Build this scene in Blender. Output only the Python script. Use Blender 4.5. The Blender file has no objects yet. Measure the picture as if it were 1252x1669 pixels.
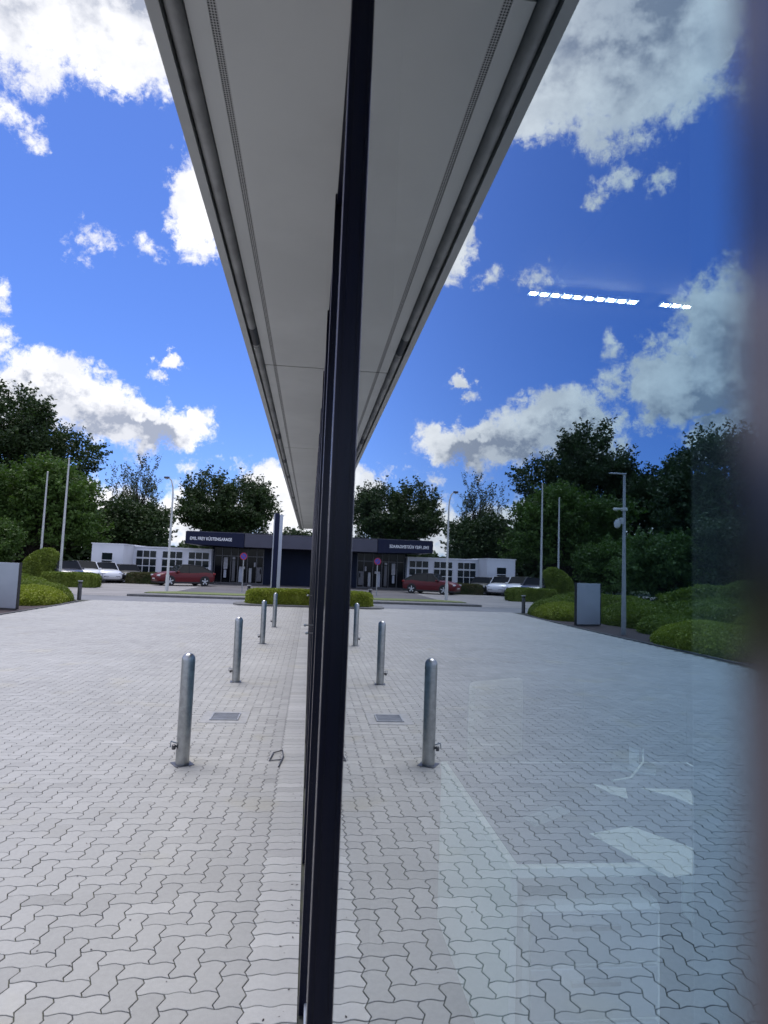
import bpy, math, random
import numpy as np
from mathutils import Vector, Matrix
R = math.radians
S = bpy.context.scene
C = S.collection
random.seed(7)

# ------------------------------------------------------------------ camera
GX = 0.0655                                   # camera stands 7 cm from the glass (glass plane x = 0)
cam = bpy.data.cameras.new('camera'); co = bpy.data.objects.new('camera', cam); C.objects.link(co)
yaw, pit, rol = R(6.35), R(4.95), R(2.13)
f = Vector((math.sin(yaw)*math.cos(pit), math.cos(yaw)*math.cos(pit), math.sin(pit)))
r0 = Vector((math.cos(yaw), -math.sin(yaw), 0)); u0 = r0.cross(f)
r = r0*math.cos(rol) + u0*math.sin(rol); u = -r0*math.sin(rol) + u0*math.cos(rol)
M = Matrix((r, u, -f)).transposed().to_4x4(); M.translation = (-GX, 0, 1.85)
co.matrix_world = M
cam.sensor_fit = 'VERTICAL'; cam.sensor_height = 24; cam.lens = 1050/1669*24
cam.clip_start = 0.004; cam.clip_end = 3000
cam.dof.use_dof = True; cam.dof.focus_distance = 6; cam.dof.aperture_fstop = cam.lens/4.4
S.camera = co

# ------------------------------------------------------------------ node helper
class NT:
    def __init__(s, tree): s.t = tree; s.n = tree.nodes; s.l = tree.links
    def node(s, typ, **kw):
        n = s.n.new(typ)
        for k, v in kw.items(): setattr(n, k, v)
        return n
    def put(s, sock, v):
        if isinstance(v, bpy.types.NodeSocket): s.l.new(v, sock)
        elif v is not None:
            if hasattr(sock.default_value, '__len__') and not hasattr(v, '__len__'): v = (v,)*len(sock.default_value)
            if hasattr(sock.default_value, '__len__') and len(v) == 3 and len(sock.default_value) == 4: v = (*v, 1)
            sock.default_value = v
    def m(s, op, a, b=None, c=None, clamp=False):
        n = s.node('ShaderNodeMath', operation=op, use_clamp=clamp)
        s.put(n.inputs[0], a); s.put(n.inputs[1], b) if b is not None else None
        if c is not None: s.put(n.inputs[2], c)
        return n.outputs[0]
    def vm(s, op, a, b=None, out=0):
        n = s.node('ShaderNodeVectorMath', operation=op); s.put(n.inputs[0], a)
        if b is not None:
            s.put(n.inputs[3 if op == 'SCALE' else 1], b)
        return n.outputs[out]
    def noise(s, vec, scale, detail=4, rough=.55, out='Fac', dim='3D'):
        n = s.node('ShaderNodeTexNoise', noise_dimensions=dim); s.put(n.inputs['Vector'], vec)
        s.put(n.inputs['Scale'], scale); s.put(n.inputs['Detail'], detail); s.put(n.inputs['Roughness'], rough)
        return n.outputs[out]
    def ramp(s, v, a, b, c0=0., c1=1., smooth=True):
        n = s.node('ShaderNodeMapRange', interpolation_type='SMOOTHSTEP' if smooth else 'LINEAR')
        s.put(n.inputs[0], v)
        for i, q in zip((1, 2, 3, 4), (a, b, c0, c1)): s.put(n.inputs[i], q)
        return n.outputs[0]
    def mix(s, fac, a, b, mode='MIX'):
        n = s.node('ShaderNodeMix', data_type='RGBA', blend_type=mode)
        s.put(n.inputs[0], fac); s.put(n.inputs[6], a); s.put(n.inputs[7], b); return n.outputs[2]
    def xyz(s, v):
        n = s.node('ShaderNodeSeparateXYZ'); s.put(n.inputs[0], v); return n.outputs
    def comb(s, x, y, z):
        n = s.node('ShaderNodeCombineXYZ'); s.put(n.inputs[0], x); s.put(n.inputs[1], y); s.put(n.inputs[2], z); return n.outputs[0]

# ------------------------------------------------------------------ sky with clouds
SUN_EL, SUN_AZ = 67, -35                       # degrees; azimuth from +Y towards +X
world = bpy.data.worlds.new('World'); S.world = world; world.use_nodes = True
w = NT(world.node_tree); w.n.clear()
sky = w.node('ShaderNodeTexSky', sky_type='NISHITA'); sky.sun_disc = False
sky.sun_elevation = R(SUN_EL); sky.sun_rotation = R(SUN_AZ); sky.air_density = 1.0; sky.dust_density = .25; sky.ozone_density = 3.0
D = w.node('ShaderNodeTexCoord').outputs['Generated']
dx, dy, dz = w.xyz(D)
az = w.m('MULTIPLY', w.m('ARCTAN2', dx, dy), 57.29578)
el = w.m('MULTIPLY', w.m('ARCSINE', dz), 57.29578)
warp = w.vm('SUBTRACT', w.noise(D, 9, 7, .62, 'Color'), (.5, .5, .5))
warp2 = w.vm('SUBTRACT', w.noise(D, 34, 5, .6, 'Color'), (.5, .5, .5))
P = w.vm('ADD', w.comb(az, el, 0), w.vm('ADD', w.vm('SCALE', warp, 8.0), w.vm('SCALE', warp2, 2.4)))
P = w.vm('MULTIPLY', P, (1, 1, 0))
def blobs(lst, P):
    acc = None
    for a, e, ra, re, g in lst:
        q = w.vm('MULTIPLY', w.vm('SUBTRACT', P, (a, e, 0)), (1/ra, 1/re, 0))
        d = w.m('MULTIPLY', w.m('SUBTRACT', 1, w.vm('LENGTH', q, out=1)), g)
        acc = d if acc is None else w.m('MAXIMUM', acc, d)
    return acc
CL = [(-23.8, 12.0, 3.2, 3.2, 1.2), (-20.6, 12.8, 4.4, 3.4, 1.3), (-16.2, 10.9, 4.6, 2.9, 1.2), (-11.6, 10.6, 3.9, 2.3, 1.1),
      (-25.5, 40.3, 7.5, 6.6, 1.6), (-19, 38.6, 5.5, 4.6, 1.5), (-32, 38.5, 6, 4.2, 1.2), (-15.5, 38.2, 3.2, 3.4, 1.2), (-14, 46, 12, 6, 1.6),
      (-11.2, 29, 2.9, 3.9, 1.3), (-13.3, 15.9, 1.5, .9, .85), (-19.4, 25.3, 1.1, 1.0, .3), (-15.7, 25.6, 1.3, 1.1, .34), (-25.6, 31.6, 1.7, 1.5, .5), (-29.3, 31, 1.5, 1.4, .42),
      (-24, 30, 1.0, 1.0, .45), (-26.6, 16.1, 1.3, 2.2, .5),
      (-3.6, 5.2, 3.6, 3.6, 1.1), (-9.5, 3.2, 5, 3.6, .9), (-16, 2.5, 8, 3, .8), (-26, 3, 8, 3.2, .8), (-1, 3.5, 4, 3, .8),
      (-31, 15.6, 4.6, 3.2, 1.2), (-35.5, 18.5, 4.6, 5.2, 1.4), (-34, 12, 3.5, 2, 1.1), (-39, 15, 6, 8, 1.4), (-26.3, 19.3, .8, 1.2, .4)]
body = blobs(CL, P)
fb = w.noise(D, 22, 9, .66)
fb2 = w.noise(D, 5, 6, .6)
fb3 = w.noise(w.vm('ADD', D, w.vm('SCALE', warp2, .05)), 58, 7, .68)
dens = w.m('ADD', body, w.m('MULTIPLY', w.m('SUBTRACT', fb, .5), 1.25))
dens = w.m('ADD', dens, w.m('MULTIPLY', w.m('SUBTRACT', fb3, .5), .95))
# unseen cumulus added outside the visible sky to fill the scene with light
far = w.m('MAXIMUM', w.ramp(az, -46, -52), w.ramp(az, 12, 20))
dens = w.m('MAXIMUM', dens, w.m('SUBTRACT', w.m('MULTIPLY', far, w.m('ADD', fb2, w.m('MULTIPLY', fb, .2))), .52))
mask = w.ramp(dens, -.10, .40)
SH = [(-22, 10.6, 6.5, 2.9, 1.4), (-15, 9.6, 5, 2.0, 1.35), (-27, 42, 9, 5.5, .9), (-17.5, 40.5, 5, 3, .75), (-33, 13.4, 6, 4.2, .8), (-37, 16.5, 6, 5, .8), (-6, 3, 6, 1.4, .6)]
shade = blobs(SH, w.vm('ADD', P, w.vm('SCALE', warp2, 4.0)))
bill = w.ramp(w.noise(w.vm('MULTIPLY', D, (1, 1, 1.35)), 17, 8, .6), .36, .64)
sh = w.m('MULTIPLY', w.ramp(shade, -.15, .75), w.ramp(bill, 0, 1, 1.0, .45), clamp=True)
sh = w.m('ADD', sh, w.m('MULTIPLY', w.m('SUBTRACT', 1, bill), .30), clamp=True)
cloudc = w.mix(sh, (.76, .76, .78), (.27, .30, .38))
cloudc = w.mix(far, cloudc, (1.3, 1.3, 1.33))  # unseen added clouds made brighter to light the scene
skyc = w.mix(1.0, sky.outputs[0], (.62, .82, 1.42), 'MULTIPLY')
bg1 = w.node('ShaderNodeBackground'); w.put(bg1.inputs[0], skyc); bg1.inputs[1].default_value = .072
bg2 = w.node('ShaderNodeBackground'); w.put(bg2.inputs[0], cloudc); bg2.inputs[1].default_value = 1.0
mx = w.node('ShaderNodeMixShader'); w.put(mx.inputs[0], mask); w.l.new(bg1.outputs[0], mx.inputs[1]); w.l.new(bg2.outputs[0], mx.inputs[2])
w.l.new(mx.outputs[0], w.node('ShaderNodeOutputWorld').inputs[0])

# ------------------------------------------------------------------ sun through thin cloud
sl = bpy.data.lights.new('sun', 'SUN'); sl.energy = 1.9; sl.angle = R(34); sl.color = (1, .96, .9)
so = bpy.data.objects.new('sun', sl); C.objects.link(so)
sd = Vector((math.sin(R(SUN_AZ))*math.cos(R(SUN_EL)), math.cos(R(SUN_AZ))*math.cos(R(SUN_EL)), math.sin(R(SUN_EL))))
so.rotation_euler = sd.to_track_quat('Z', 'Y').to_euler(); so.location = sd*60

S.view_settings.view_transform = 'Standard'; S.view_settings.look = 'None'
S.view_settings.exposure = 0.64; S.view_settings.gamma = 1
S.render.engine = 'CYCLES'
S.cycles.caustics_reflective = False; S.cycles.caustics_refractive = False
S.cycles.max_bounces = 8; S.cycles.transparent_max_bounces = 16; S.cycles.glossy_bounces = 5

# ------------------------------------------------------------------ materials
def mat(name, col=(.5, .5, .5), rough=.6, metal=0., var=0., vscale=4., bump=0., bscale=30., spec=.5, col2=None, coat=0., emit=None, det=5):
    m = bpy.data.materials.new(name); m.use_nodes = True; t = NT(m.node_tree)
    b = t.n['Principled BSDF']
    oc = t.node('ShaderNodeTexCoord').outputs['Object']
    t.put(b.inputs['Roughness'], rough); b.inputs['Metallic'].default_value = metal
    b.inputs['Specular IOR Level'].default_value = spec; b.inputs['Coat Weight'].default_value = coat
    if var or col2:
        c2 = col2 or tuple(max(0, c*(1-var)) for c in col)
        t.put(b.inputs['Base Color'], t.mix(t.ramp(t.noise(oc, vscale, det, .6), .32, .68), col, c2))
    else: t.put(b.inputs['Base Color'], col)
    if bump:
        bn = t.node('ShaderNodeBump'); bn.inputs['Strength'].default_value = bump; bn.inputs['Distance'].default_value = .01
        t.put(bn.inputs['Height'], t.noise(oc, bscale, 4, .6)); t.l.new(bn.outputs[0], b.inputs['Normal'])
    if emit: t.put(b.inputs['Emission Color'], emit[0]); b.inputs['Emission Strength'].default_value = emit[1]
    return m
MT = {}
MT['navy'] = mat('navy anodised metal', (.002, .003, .016), .3, .0, var=.3, vscale=3, spec=.28)
MT['navyface'] = mat('navy metal face', (.14, .133, .155), .2, 1.0)
MT['edge'] = mat('worn metal edge', (.55, .55, .6), .28, 1.0)
MT['gasket'] = mat('black rubber gasket', (.004, .004, .006), .6)
MT['soffit'] = mat('pale grey soffit sheet', (.66, .67, .66), .5, var=.10, vscale=1.2, bump=.05, bscale=3)
MT['fascia'] = mat('grey coated fascia', (.50, .51, .51), .45, var=.1, vscale=2)
MT['tube'] = mat('weathered grey tube', (.40, .40, .40), .7, var=.35, vscale=4, bump=.2, bscale=60)
MT['tape'] = mat('dark joint sleeve', (.035, .035, .04), .6)
MT['dark'] = mat('dark gap', (.012, .012, .014), .8)
MT['steel'] = mat('brushed stainless steel', (.40, .41, .41), .33, 1.0, var=.25, vscale=14, bump=.04, bscale=200)
MT['steeldark'] = mat('dull steel', (.16, .16, .17), .45, .8, var=.4, vscale=20)
MT['alu'] = mat('aluminium sheet', (.47, .50, .56), .42, .35, var=.08, vscale=1.5)
MT['galv'] = mat('galvanised pole', (.42, .43, .44), .5, .5, var=.2, vscale=6)
MT['polewhite'] = mat('white painted pole', (.60, .61, .60), .45, var=.15, vscale=3)
MT['asphalt'] = mat('asphalt', (.20, .205, .22), .85, var=.22, vscale=.6, bump=.3, bscale=60)
MT['asphaltd'] = mat('dark forecourt asphalt', (.115, .11, .115), .85, var=.3, vscale=.4, bump=.3, bscale=60)
MT['lot'] = mat('beige grey block forecourt', (.27, .26, .255), .85, var=.25, vscale=.5, bump=.2, bscale=30)
MT['kerb'] = mat('concrete kerb', (.17, .17, .17), .85, var=.3, vscale=3)
MT['joint'] = mat('dark joint sand', (.050, .052, .056), .95, col2=(.085, .088, .055), vscale=5, det=8)
MT['concrete'] = mat('pale concrete', (.40, .40, .40), .85, var=.2, vscale=8, bump=.3, bscale=80)
MT['lawn'] = mat('rough lawn', (.055, .085, .025), .95, var=.5, vscale=2, bump=.6, bscale=20)
MT['grass'] = mat('dry verge grass', (.16, .18, .06), .95, col2=(.10, .14, .04), vscale=3, bump=.8, bscale=30)
MT['mulch'] = mat('dark bark mulch', (.028, .023, .024), .95, col2=(.075, .05, .05), vscale=18, bump=1, bscale=40)
MT['rwhite'] = mat('white render', (.72, .74, .79), .7, var=.08, vscale=.8)
MT['fwhite'] = mat('white window frame', (.74, .76, .79), .5)
MT['navywall'] = mat('dark navy cladding', (.006, .012, .034), .5, var=.3, vscale=.4, spec=.15)
MT['navysign'] = mat('navy sign sheet', (.010, .014, .042), .5, spec=.2)
MT['graphite'] = mat('graphite roof fascia', (.065, .065, .095), .4, var=.15, vscale=.6)
MT['whitepaint'] = mat('white lettering', (.92, .93, .95), .5)
MT['pane'] = mat('dark window glass', (.010, .016, .020), .08, spec=.25)
MT['showglass'] = mat('showroom glass', (.006, .008, .012), .08, spec=.15)
MT['board'] = mat('white display board', (.55, .55, .58), .5, var=.3, vscale=5)
MT['brick'] = mat('dark red brick', (.10, .025, .025), .8, var=.4, vscale=12)
MT['bark'] = mat('bark', (.045, .036, .028), .9, var=.5, vscale=8, bump=.6, bscale=20)
MT['red'] = mat('dark red car paint', (.10, .002, .006), .38, .0, spec=.35, coat=.12)
MT['carwhite'] = mat('white car paint', (.72, .73, .76), .3, coat=1)
MT['carblue'] = mat('dark blue car paint', (.018, .022, .05), .3, .3, coat=1)
MT['carsilver'] = mat('silver car paint', (.40, .42, .44), .3, .6, coat=1)
MT['carblack'] = mat('black car trim', (.012, .012, .014), .5)
MT['tyre'] = mat('tyre rubber', (.016, .016, .017), .85)
MT['rim'] = mat('alloy rim', (.55, .56, .58), .3, .9)
MT['carglass'] = mat('car glass', (.008, .010, .012), .06, spec=.3)
MT['lens'] = mat('headlight lens', (.65, .67, .72), .1, spec=.8)
MT['tail'] = mat('tail lamp lens', (.25, .01, .01), .2)
MT['signred'] = mat('sign red', (.42, .02, .05), .4)
MT['signblue'] = mat('sign blue', (.05, .06, .40), .4)
MT['deskwhite'] = mat('white desk laminate', (.85, .88, .86), .4)
MT['desktop'] = mat('grey desk top', (.17, .16, .20), .5, var=.15, vscale=3)
MT['paper'] = mat('white paper', (.80, .82, .80), .6)
MT['beige'] = mat('beige upholstery', (.42, .38, .30), .8, var=.2)
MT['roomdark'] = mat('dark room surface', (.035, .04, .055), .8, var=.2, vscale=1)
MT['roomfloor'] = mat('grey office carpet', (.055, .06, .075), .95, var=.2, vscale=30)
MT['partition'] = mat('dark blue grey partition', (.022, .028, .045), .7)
MT['led'] = mat('lit lamp diffuser', (.9, .9, .9), .5, emit=((1, .97, .92), 650.0))

def leafmat(name, c1, c2, c3, sc=.5, trans=.3):
    m = bpy.data.materials.new(name); m.use_nodes = True; t = NT(m.node_tree); b = t.n['Principled BSDF']
    oc = t.node('ShaderNodeTexCoord').outputs['Object']
    a = t.mix(t.ramp(t.noise(oc, sc, 3, .6), .35, .65), c1, c2)
    a = t.mix(t.ramp(t.noise(oc, sc*9, 2, .5), .45, .75), a, c3)
    t.put(b.inputs['Base Color'], a); b.inputs['Roughness'].default_value = .6; b.inputs['Specular IOR Level'].default_value = .3
    tr = t.node('ShaderNodeBsdfTranslucent'); t.put(tr.inputs[0], t.mix(1, a, (1.2, 1.4, .6), 'MULTIPLY'))
    mx = t.node('ShaderNodeMixShader'); mx.inputs[0].default_value = trans
    t.l.new(b.outputs[0], mx.inputs[1]); t.l.new(tr.outputs[0], mx.inputs[2]); t.l.new(mx.outputs[0], t.n['Material Output'].inputs[0])
    return m
MT['leafdark'] = leafmat('dark leaves', (.020, .040, .013), (.034, .060, .017), (.050, .085, .024), .4, .15)
MT['leafmid'] = leafmat('mid green leaves', (.040, .085, .014), (.07, .125, .022), (.09, .155, .035), .5, .2)
MT['leaflight'] = leafmat('light green leaves', (.06, .11, .025), (.085, .14, .04), (.11, .17, .05), .6, .2)
MT['needle'] = leafmat('grey green needles', (.05, .065, .04), (.07, .09, .055), (.09, .11, .07), .5, .2)
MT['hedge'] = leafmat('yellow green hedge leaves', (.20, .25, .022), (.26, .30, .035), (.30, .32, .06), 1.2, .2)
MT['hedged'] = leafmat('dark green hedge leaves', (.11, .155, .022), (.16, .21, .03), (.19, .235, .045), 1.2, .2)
MT['hedgeb'] = leafmat('brown green beech hedge', (.10, .085, .04), (.06, .075, .025), (.05, .09, .02), 1.0, .2)

# coated window glass: mirror that strengthens at a grazing look, over a clear tinted pane
m = bpy.data.materials.new('coated mirror glass'); m.use_nodes = True; t = NT(m.node_tree); t.n.remove(t.n['Principled BSDF'])
lw = t.node('ShaderNodeLayerWeight'); lw.inputs[0].default_value = .5
fac = t.m('ADD', t.m('MULTIPLY', t.m('POWER', lw.outputs['Facing'], 3.2), .59), .40)
gl = t.node('ShaderNodeBsdfGlossy'); gl.inputs['Roughness'].default_value = 0
t.put(gl.inputs[0], t.mix(t.ramp(lw.outputs['Facing'], .4, .92), (.50, .77, 1.0), (.93, .97, 1.0)))
tp = t.node('ShaderNodeBsdfTransparent'); tp.inputs[0].default_value = (.86, 1.0, .95, 1)
mx = t.node('ShaderNodeMixShader'); t.put(mx.inputs[0], fac); t.l.new(tp.outputs[0], mx.inputs[1]); t.l.new(gl.outputs[0], mx.inputs[2])
t.l.new(mx.outputs[0], t.n['Material Output'].inputs[0]); MT['glass'] = m
m = bpy.data.materials.new('clear inner pane face'); m.use_nodes = True; t = NT(m.node_tree); t.n.remove(t.n['Principled BSDF'])
tp = t.node('ShaderNodeBsdfTransparent'); tp.inputs[0].default_value = (.94, .97, .96, 1)
t.l.new(tp.outputs[0], t.n['Material Output'].inputs[0]); MT['inner'] = m

# perforated strip of the soffit: three rows of small holes
m = bpy.data.materials.new('perforated metal strip'); m.use_nodes = True; t = NT(m.node_tree); b = t.n['Principled BSDF']
ox, oy, oz = t.xyz(t.node('ShaderNodeTexCoord').outputs['Object'])
px = t.m('SUBTRACT', t.m('FRACT', t.m('DIVIDE', ox, .0090)), .5)
py = t.m('SUBTRACT', t.m('FRACT', t.m('DIVIDE', oy, .0105)), .5)
d = t.m('SQRT', t.m('ADD', t.m('MULTIPLY', px, px), t.m('MULTIPLY', py, py)))
t.put(b.inputs['Base Color'], t.mix(t.m('LESS_THAN', d, .36), (.50, .50, .49), (.01, .01, .012))); b.inputs['Roughness'].default_value = .6
MT['perf'] = m

# pavers: colour from a per-block attribute plus grain and soft stains
m = bpy.data.materials.new('grey concrete block pavers'); m.use_nodes = True; t = NT(m.node_tree); b = t.n['Principled BSDF']
oc = t.node('ShaderNodeTexCoord').outputs['Object']
at = t.node('ShaderNodeAttribute'); at.attribute_name = 'tone'
tone = t.m('ADD', at.outputs['Fac'], t.m('MULTIPLY', t.m('SUBTRACT', t.noise(oc, .55, 6, .65), .5), .15))
tone = t.m('ADD', tone, t.m('MULTIPLY', t.m('SUBTRACT', t.noise(oc, 38, 4, .65), .5), .11))
tone = t.m('ADD', tone, t.m('MULTIPLY', t.m('SUBTRACT', t.noise(oc, 260, 2, .6), .5), .10))
pits = t.ramp(t.noise(oc, 120, 2, .5), .73, .80)
tone = t.m('MULTIPLY', tone, t.m('SUBTRACT', 1, t.m('MULTIPLY', pits, .45)))
yel = t.ramp(t.noise(oc, 1.3, 3, .5), .58, .72)
col = t.mix(1, t.mix(yel, (1.01, 1.0, .965), (1.03, 1.0, .90)), t.comb(tone, tone, tone), 'MULTIPLY')
t.put(b.inputs['Base Color'], col); b.inputs['Roughness'].default_value = .8; b.inputs['Specular IOR Level'].default_value = .25
bn = t.node('ShaderNodeBump'); bn.inputs['Strength'].default_value = .35; bn.inputs['Distance'].default_value = .002
t.put(bn.inputs['Height'], t.noise(oc, 150, 3, .6)); t.l.new(bn.outputs[0], b.inputs['Normal']); MT['paver'] = m

# ------------------------------------------------------------------ mesh helpers
class MB:
    def __init__(s): s.v = []; s.f = []; s.mi = []
    def add(s, vs, fs, mi=0):
        o = len(s.v); s.v += [tuple(p) for p in vs]; s.f += [tuple(i+o for i in q) for q in fs]; s.mi += [mi]*len(fs); return s
    def box(s, x0, x1, y0, y1, z0, z1, mi=0, rz=0, c=None):
        vs = [(x, y, z) for z in (z0, z1) for x, y in ((x0, y0), (x1, y0), (x1, y1), (x0, y1))]
        if rz:
            c = c or ((x0+x1)/2, (y0+y1)/2); ca, sa = math.cos(rz), math.sin(rz)
            vs = [(c[0]+(x-c[0])*ca-(y-c[1])*sa, c[1]+(x-c[0])*sa+(y-c[1])*ca, z) for x, y, z in vs]
        return s.add(vs, [(0, 3, 2, 1), (4, 5, 6, 7), (0, 1, 5, 4), (1, 2, 6, 5), (2, 3, 7, 6), (3, 0, 4, 7)], mi)
    def tube(s, pts, rad, n=10, mi=0, cap=True):
        pts = [Vector(p) for p in pts]; rad = rad if hasattr(rad, '__len__') else [rad]*len(pts)
        vs = []; up = None
        for i, p in enumerate(pts):
            d = (pts[min(i+1, len(pts)-1)]-pts[max(i-1, 0)]).normalized()
            if up is None: up = Vector((0, 0, 1)) if abs(d.z) < .9 else Vector((1, 0, 0))
            a = d.cross(up).normalized(); bb = d.cross(a).normalized(); up = -bb if bb.dot(up) < 0 else bb
            a = d.cross(up).normalized(); bb = a.cross(d)
            for k in range(n):
                th = 2*math.pi*k/n; vs.append(p + a*math.cos(th)*rad[i] + bb*math.sin(th)*rad[i])
        fs = [(i*n+k, i*n+(k+1) % n, (i+1)*n+(k+1) % n, (i+1)*n+k) for i in range(len(pts)-1) for k in range(n)]
        if cap: fs += [tuple(range(n))[::-1], tuple((len(pts)-1)*n+k for k in range(n))]
        return s.add(vs, fs, mi)
    def lathe(s, prof, n=24, c=(0, 0, 0), mi=0, axis='z'):
        vs = []
        for rr, z in prof:
            for k in range(n):
                th = 2*math.pi*k/n; a, bb = rr*math.cos(th), rr*math.sin(th)
                vs.append((c[0]+a, c[1]+bb, c[2]+z) if axis == 'z' else (c[0]+a, c[1]+z, c[2]+bb) if axis == 'y' else (c[0]+z, c[1]+a, c[2]+bb))
        m_ = len(prof); fs = [(i*n+k, i*n+(k+1) % n, (i+1)*n+(k+1) % n, (i+1)*n+k) for i in range(m_-1) for k in range(n)]
        fs += [tuple(range(n))[::-1], tuple((m_-1)*n+k for k in range(n))]
        return s.add(vs, fs, mi)
    def prism(s, poly, y0, y1, axis='y', mi=0):      # poly in (x, z), extruded along y
        n = len(poly)
        P_ = (lambda p, q: (p[0], q, p[1])) if axis == 'y' else (lambda p, q: (p[0], p[1], q)) if axis == 'z' else (lambda p, q: (q, p[0], p[1]))
        vs = [P_(p, y0) for p in poly]+[P_(p, y1) for p in poly]
        fs = [(i, (i+1) % n, n+(i+1) % n, n+i) for i in range(n)]+[tuple(range(n))[::-1], tuple(range(n, 2*n))]
        return s.add(vs, fs, mi)
    def build(s, name, mats, parent=None, smooth=False, bevel=0, loc=(0, 0, 0)):
        me = bpy.data.meshes.new(name); me.from_pydata(s.v, [], s.f)
        mats = mats if isinstance(mats, (list, tuple)) else [mats]
        for q in mats: me.materials.append(MT[q])
        me.polygons.foreach_set('material_index', s.mi)
        if smooth: me.polygons.foreach_set('use_smooth', [True]*len(s.f))
        me.update()
        import bmesh
        bm = bmesh.new(); bm.from_mesh(me); bmesh.ops.recalc_face_normals(bm, faces=bm.faces); bm.to_mesh(me); bm.free()
        o = bpy.data.objects.new(name, me); C.objects.link(o); o.location = loc
        if smooth:
            md = o.modifiers.new('es', 'EDGE_SPLIT'); md.split_angle = R(40)
        if bevel:
            md = o.modifiers.new('bv', 'BEVEL'); md.width = bevel; md.segments = 2; md.limit_method = 'ANGLE'
        if parent: o.parent = parent
        return o
def tag(o, label=None, cat=None, group=None, kind=None):
    if label: o['label'] = label
    if cat: o['category'] = cat
    if group: o['group'] = group
    if kind: o['kind'] = kind
    return o
def thing(name, label, cat, loc=(0, 0, 0), rz=0, group=None):
    o = bpy.data.objects.new(name, None); C.objects.link(o); o.location = loc; o.rotation_euler = (0, 0, rz); o.empty_display_size = .2
    return tag(o, label, cat, group)
def sheet(name, pts, z, m_, kind='structure', label=None, cat=None):
    mb = MB(); mb.add([(x, y, z) for x, y in pts], [tuple(range(len(pts)))]); return tag(mb.build(name, m_), label, cat, None, kind)
def dup(root, loc, rz=0, label=None):
    r_ = root.copy(); C.objects.link(r_); r_.location = loc; r_.rotation_euler = (0, 0, rz)
    if label: r_['label'] = label
    for ch in [o for o in bpy.data.objects if o.parent == root]:
        c_ = ch.copy(); C.objects.link(c_); c_.parent = r_
        for g in [o for o in bpy.data.objects if o.parent == ch]:
            d_ = g.copy(); C.objects.link(d_); d_.parent = c_
    return r_
def npmesh(name, V, F, mats, parent=None, tone=None, mi=None):     # V (n,3), F (m,k) numpy
    me = bpy.data.meshes.new(name); k = F.shape[1]
    me.vertices.add(len(V)); me.vertices.foreach_set('co', V.astype(np.float32).ravel())
    me.loops.add(F.size); me.loops.foreach_set('vertex_index', F.astype(np.int32).ravel())
    me.polygons.add(len(F)); me.polygons.foreach_set('loop_start', np.arange(0, F.size, k, dtype=np.int32))
    for q in (mats if isinstance(mats, (list, tuple)) else [mats]): me.materials.append(MT[q])
    if mi is not None: me.polygons.foreach_set('material_index', mi.astype(np.int32))
    me.update(calc_edges=True); me.validate()
    o = bpy.data.objects.new(name, me); C.objects.link(o)
    if parent: o.parent = parent
    return o

# ------------------------------------------------------------------ ground
sheet('ground', [(-700, -300), (700, -300), (700, 900), (-700, 900)], -.12, 'lawn')
sheet('road', [(-80, 29.35), (30, 29.35), (30, 33.3), (-80, 33.3)], -.012, 'asphalt')
sheet('forecourt', [(-80, 33.3), (-7.9, 33.3), (-7.9, 60), (-80, 60)], -.004, 'lot')
sheet('driveway', [(-7.896, 33.3), (30, 33.3), (30, 60), (-7.896, 60)], -.004, 'asphaltd')
kb = MB()
kb.box(-9.0, 6, 33.34, 33.50, -.02, .10)
tag(kb.build('kerb', 'kerb', bevel=.01), kind='structure')
sheet('sidewalk', [(-9.0, 33.5), (6, 33.5), (6, 35.1), (-8.6, 35.1)], .085, 'kerb')
gm = MB(); gm.prism([(-8.6, 35.1), (4, 35.1), (4, 37.0), (-3.6, 37.0), (-7.3, 37.4), (-8.6, 36.2)], -.02, .115, axis='z')
tag(gm.build('verge', 'grass'), kind='structure')
sheet('paving_joints', [(-60, -12), (0.0, -12), (0.0, 29.35), (-60, 29.35)], -.0065, 'joint')
UX, UY = .1125, .1075                                      # paver unit: one short side, one course
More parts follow.
